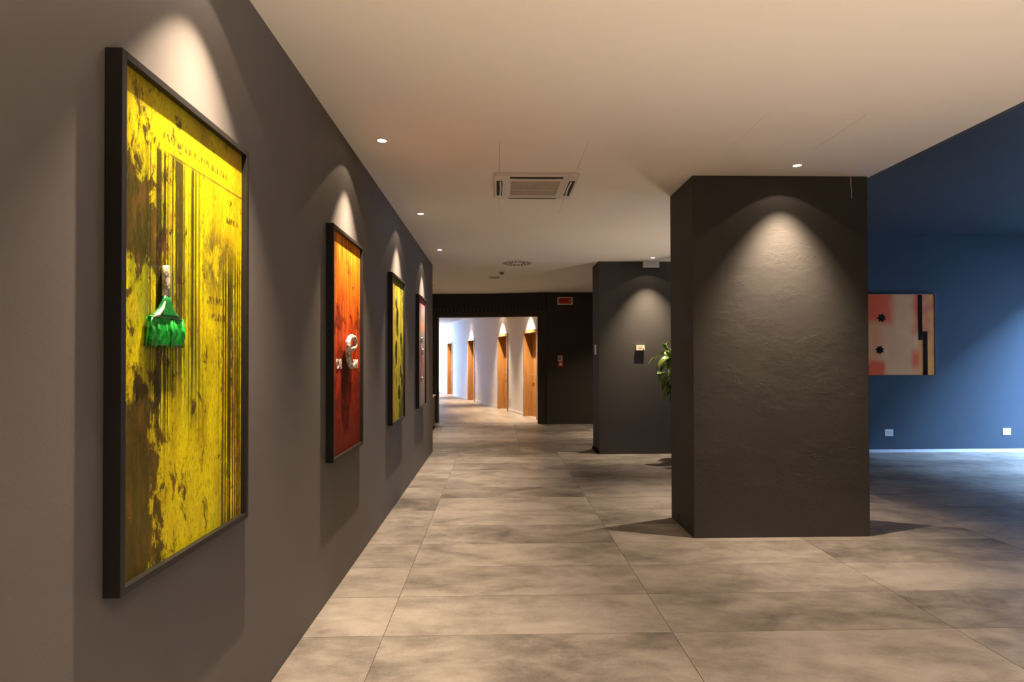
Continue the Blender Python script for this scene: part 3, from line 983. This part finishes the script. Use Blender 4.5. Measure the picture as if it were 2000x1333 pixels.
bm_obj('grille_frame', boxes((-ins + 0.001, ins - 0.001, -ins + 0.001, -ins + 0.045, z0 + 0.001, z0 + 0.015), (-ins + 0.001, ins - 0.001, ins - 0.03, ins - 0.001, z0 + 0.001, z0 + 0.015),
                             (-ins + 0.001, -ins + 0.045, -ins + 0.045, ins - 0.03, z0 + 0.001, z0 + 0.015), (ins - 0.045, ins - 0.001, -ins + 0.045, ins - 0.03, z0 + 0.001, z0 + 0.015),
                             (-ins + 0.045, ins - 0.045, 0.05, 0.062, z0 + 0.001, z0 + 0.015)), M_PLASTIC, gr)
for k in range(16):
    y = -ins + 0.06 + k * 0.0255
    if 0.045 < y < 0.067:
        continue
    bm_obj('louvre', boxes((-ins + 0.045, ins - 0.045, y, y + 0.008, z0 + 0.004, z0 + 0.015)), plain('louvre_grey', (0.60, 0.56, 0.52), 0.6) if k == 0 else bpy.data.materials['louvre_grey'], gr)

# swirl diffuser
sd = thing('swirl_diffuser', 'round swirl air diffuser in a white square ceiling plate', 'air diffuser', (0.30, 8.86, H))
bm_obj('plate', boxes((-0.33, 0.33, -0.33, 0.33, -0.006, 0), bevel=0.003), M_CEIL, sd)
bm = bmesh.new()
cyl(bm, (0, 0, -0.008), (0, 0, -0.006), 0.235, seg=40)
bm_obj('disc', bm, M_PLASTIC, sd)
sm = None
for rr, cnt in ((0.19, 22), (0.115, 14)):
    for k in range(cnt):
        if sm is None:
            bm = boxes((-0.033, 0.033, -0.010, 0.010, -0.0095, -0.008))
            sm = bpy.data.meshes.new('swirl_slot')
            bm.to_mesh(sm)
            bm.free()
            sm.materials.append(M_SLOT)
        o = new_obj('swirl_slot', sm, None, sd)
        a = 2 * PI * k / cnt
        o.location = (rr * math.cos(a), rr * math.sin(a), 0)
        o.rotation_euler = (0, 0, a + 0.5)

# smoke detector and flat vent disc
dt = thing('smoke_detector', 'small domed smoke detector on the ceiling', 'detector', (0.073, 9.75, H))
bm = bmesh.new()
cyl(bm, (0, 0, -0.018), (0, 0, 0), 0.052, 0.055, 24)
bm_obj('base', bm, M_PLASTIC, dt)
bm = bmesh.new()
cyl(bm, (0, 0, -0.045), (0, 0, -0.018), 0.026, 0.038, 24)
bm_obj('sensor_dome', bm, plain('brown_grille', (0.16, 0.10, 0.06), 0.6), dt)
vd = thing('ceiling_vent', 'flat round vent disc on the ceiling beyond the smoke detector', 'vent', (-0.05, 10.43, H))
bm = bmesh.new()
cyl(bm, (0, 0, -0.012), (0, 0, 0), 0.095, seg=28)
bm_obj('disc', bm, plain('beige_vent', (0.42, 0.34, 0.24), 0.6), vd)
bm = bmesh.new()
ring(bm, (0, 0), 0.115, 0.100, -0.006, 0)
bm_obj('rim', bm, M_PLASTIC, vd)

# ------------------------------------------------------------------ fittings on the dark walls
em = thing('emergency_light', 'grey box emergency light under the ceiling on the dark block', 'emergency light', (2.292, YB, 2.783))
bm_obj('housing', boxes((-0.12, 0.12, -0.05, 0, 0.012, 0.0945), bevel=0.004), M_GREYPL, em)
bm_obj('lower_lip', boxes((-0.121, 0.121, -0.055, 0, 0, 0.014), bevel=0.002), M_PLASTIC, em)
for s in (-1, 1):
    bm = bmesh.new()
    cyl(bm, (s * 0.085, -0.049, 0.058), (s * 0.085, -0.054, 0.058), 0.011, 0.008, 14)
    bm_obj('reflection_dot', bm, M_PLASTIC, em)  # raised pale dots stand in for two reflections on the housing
bm = bmesh.new()
A = [bm.verts.new((x, -0.0515, z)) for x, z in ((-0.011, 0.024), (0.011, 0.024), (0.0, 0.042))]
B = [bm.verts.new((x, -0.049, z)) for x, z in ((-0.011, 0.024), (0.011, 0.024), (0.0, 0.042))]
bm.faces.new(A); bm.faces.new(B[::-1])
for i in range(3):
    bm.faces.new((A[i], A[(i + 1) % 3], B[(i + 1) % 3], B[i]))
bm_obj('triangle_mark', bm, M_PLASTIC, em)

th = thing('room_thermostat', 'small cream control box standing off the dark block wall', 'thermostat', (2.126, YB, 1.545))
bm_obj('casing', boxes((-0.064, 0.064, -0.045, 0, 0, 0.076), bevel=0.004), plain('cream_plastic', (0.75, 0.66, 0.52), 0.45), th)
bm_obj('display', boxes((-0.03, 0.025, -0.047, -0.044, 0.03, 0.06)), plain('beige_display', (0.50, 0.40, 0.30), 0.3), th)
bm = bmesh.new()
cyl(bm, (0.042, -0.045, 0.02), (0.042, -0.049, 0.02), 0.007, seg=12)
bm_obj('dial', bm, M_BLACK, th)

sw = thing('light_switch', 'white switch plate on the narrow side of the dark block', 'switch', (1.512, 8.98, 1.485))
bm_obj('plate', boxes((-0.009, 0, -0.06, 0.06, 0, 0.155), bevel=0.002), M_PLASTIC, sw)
bm_obj('rocker', boxes((-0.013, -0.009, -0.035, 0.035, 0.03, 0.125)), M_PLASTIC, sw)

ex = thing('exit_sign', 'red exit sign with a white frame on the dark end wall', 'sign', (1.472, YE, 2.605))
bm_obj('sign_frame', boxes((-0.165, 0.165, -0.035, 0, 0, 0.022), (-0.165, 0.165, -0.035, 0, 0.146, 0.165), (-0.165, -0.142, -0.035, 0, 0.022, 0.146), (0.142, 0.165, -0.035, 0, 0.022, 0.146)), M_PINK, ex)
bm_obj('red_panel', boxes((-0.142, 0.142, -0.028, -0.002, 0.022, 0.146)), M_RED, ex)
bm = bmesh.new()
pts = [(0.085, 0.078), (0.105, 0.078), (0.105, 0.066), (0.125, 0.084), (0.105, 0.102), (0.105, 0.090), (0.085, 0.090)]
A = [bm.verts.new((x, -0.030, z)) for x, z in pts]
B = [bm.verts.new((x, -0.027, z)) for x, z in pts]
bm.faces.new(A); bm.faces.new(B[::-1])
for i in range(len(pts)):
    bm.faces.new((A[i], A[(i + 1) % len(pts)], B[(i + 1) % len(pts)], B[i]))
bm_obj('arrow_mark', bm, M_PINK, ex)
bm_obj('text_line', boxes((-0.10, 0.06, -0.0295, -0.027, 0.078, 0.092)), M_REDDK, ex)

fs = thing('fire_sign', 'pale square fire sign with a dark red symbol above the call point', 'sign', (1.364, YE, 1.365))
bm_obj('plate', boxes((-0.05, 0.05, -0.004, 0, 0, 0.13)), M_PINK, fs)
bm_obj('symbol', boxes((-0.034, 0.030, -0.006, -0.003, 0.095, 0.113), (-0.010, 0.012, -0.006, -0.003, 0.045, 0.095), (-0.034, -0.016, -0.006, -0.003, 0.040, 0.075), (-0.034, 0.034, -0.006, -0.003, 0.030, 0.042)), M_REDDK, fs)
cp = thing('fire_call_point', 'red fire alarm call point box on the dark end wall', 'alarm', (1.368, YE, 1.25))
bm_obj('housing', boxes((-0.058, 0.058, -0.055, 0, 0, 0.11), bevel=0.006), M_RED, cp)
bm_obj('glass_panel', boxes((-0.026, 0.030, -0.058, -0.054, 0.035, 0.085)), M_PINK, cp)

for x, z, lab, two in ((5.898, 0.298, 'white double wall socket below the coral painting', 2), (7.71, 0.304, 'white single wall socket near the window bay corner', 1)):
    so = thing('wall_socket', lab, 'socket', (x, YB, z), group='slate wall sockets')
    bm_obj('plate', boxes((-0.062, 0.062, -0.009, 0, -0.05, 0.05), bevel=0.002), M_PLASTIC, so)
    for k in range(two):
        cx = (k - (two - 1) / 2) * 0.045
        m_ = bm_obj('socket_insert', boxes((cx - 0.019, cx + 0.019, -0.012, -0.009, -0.024, 0.024)), M_GREYPL, so)
        for s in (-1, 0, 1):
            bm = bmesh.new()
            cyl(bm, (cx, -0.0125, s * 0.012), (cx, -0.0115, s * 0.012), 0.0028, seg=8)
            bm_obj('pin_hole', bm, M_BLACK, m_)

# low console by the corridor opening
ct = thing('console_table', 'low black console with a pale top edge beside the corridor opening', 'table', (-1.72, 11.75, 0))
bm_obj('top', boxes((-0.44, 0.44, -0.45, 0.45, 0.665, 0.69), bevel=0.003), plain('pale_metal_top', (0.55, 0.50, 0.43), 0.35, 0.4), ct)
bm_obj('side_panel', boxes((0.38, 0.42, -0.40, 0.40, 0.06, 0.665)), M_BLACK, ct)
bm_obj('side_panel', boxes((-0.42, -0.38, -0.40, 0.40, 0.06, 0.665)), M_BLACK, ct)
bm_obj('shelf', boxes((-0.38, 0.38, -0.40, 0.40, 0.25, 0.28)), M_BLACK, ct)
for sx in (-0.41, 0.39):
    for sy in (-0.40, 0.38):
        bm_obj('foot', boxes((sx, sx + 0.02, sy, sy + 0.02, 0, 0.06)), M_BLACK, ct)

# ------------------------------------------------------------------ plant behind the pillar
pt = thing('potted_plant', 'tall leafy green plant in a dark planter behind the pillar', 'plant', (2.63, 8.08, 0))
bm = bmesh.new()
def sq(h, r=0.02):
    return rrect(h, r, 4)
loops = []
for h_, z in ((0.13, 0), (0.18, 0.82), (0.165, 0.82), (0.16, 0.76)):
    loops.append([bm.verts.new((x, y, z)) for x, y in sq(h_)])
for P, Q in zip(loops, loops[1:]):
    n = len(P)
    for k in range(n):
        bm.faces.new((P[k], P[(k + 1) % n], Q[(k + 1) % n], Q[k]))
bm.faces.new(loops[0][::-1])
pot = bm_obj('planter', bm, plain('charcoal_planter', (0.025, 0.023, 0.021), 0.5), pt)
bm_obj('soil', boxes((-0.155, 0.155, -0.155, 0.155, 0.745, 0.765)), plain('potting_soil', (0.03, 0.02, 0.012), 0.95), pot)
M_LEAF = NT('glossy_leaf')
oi = M_LEAF.n('ShaderNodeObjectInfo').outputs['Random']
M_LEAF = M_LEAF.done(M_LEAF.ramp(oi, [(0.0, (0.05, 0.13, 0.012)), (0.5, (0.12, 0.22, 0.018)), (1.0, (0.26, 0.34, 0.035))]), 0.3, 0, 0.5)
M_STEM = plain('green_stem', (0.06, 0.09, 0.02), 0.5)
def leaf_mesh(Ln, W, droop):
    bm = bmesh.new()
    n = 9
    rows = []
    for i in range(n + 1):
        t = i / n
        w = W * math.sin(PI * min(1, t * 0.94 + 0.05)) ** 0.8 * (1.15 - 0.5 * t) if 0 < i < n else 0.002
        x = Ln * (math.sin(droop * t) / droop)
        z = Ln * (-(1 - math.cos(droop * t)) / droop)
        rows.append([bm.verts.new((x, s * w, z + abs(s) * w * 0.35)) for s in (-1, -0.5, 0, 0.5, 1)])
    for A, B in zip(rows, rows[1:]):
        for k in range(4):
            bm.faces.new((A[k], A[k + 1], B[k + 1], B[k]))
    for f in bm.faces:
        f.smooth = True
    me = bpy.data.meshes.new('leaf')
    bm.to_mesh(me)
    bm.free()
    me.materials.append(M_LEAF)
    return me
LM = [leaf_mesh(0.24, 0.050, 1.5), leaf_mesh(0.28, 0.056, 1.9), leaf_mesh(0.20, 0.046, 1.2)]
rng = random.Random(11)
for k in range(14):
    a0 = 2 * PI * k / 9 + rng.uniform(-0.3, 0.3) if k < 9 else PI + (k - 11) * 0.4
    lean = rng.uniform(0.12, 0.28) if k < 9 else 0.27
    ht = rng.uniform(0.45, 0.90)
    base = Vector((0.05 * math.cos(a0), 0.05 * math.sin(a0), 0.76))
    def sp(t):
        return base + Vector((lean * t * t * math.cos(a0), lean * t * t * math.sin(a0), ht * t))
    bm = bmesh.new()
    tube(bm, [sp(i / 6) for i in range(7)], [0.009 - 0.0008 * i for i in range(7)], 7)
    bm_obj('stem', bm, M_STEM, pt, True)
    for j in range(10):
        t = 0.30 + 0.70 * j / 9
        p = sp(t)
        a = a0 + rng.uniform(-1.5, 1.5) + (PI if j % 3 == 2 else 0)
        o = new_obj('leaf', LM[rng.randrange(3)], None, pt)
        o.location = p
        o.rotation_euler = (rng.uniform(-0.4, 0.4), -rng.uniform(0.1, 0.7) if j > 4 else rng.uniform(-0.4, 0.2), a)
        sc = rng.uniform(0.85, 1.25)
        o.scale = (sc, sc, sc)
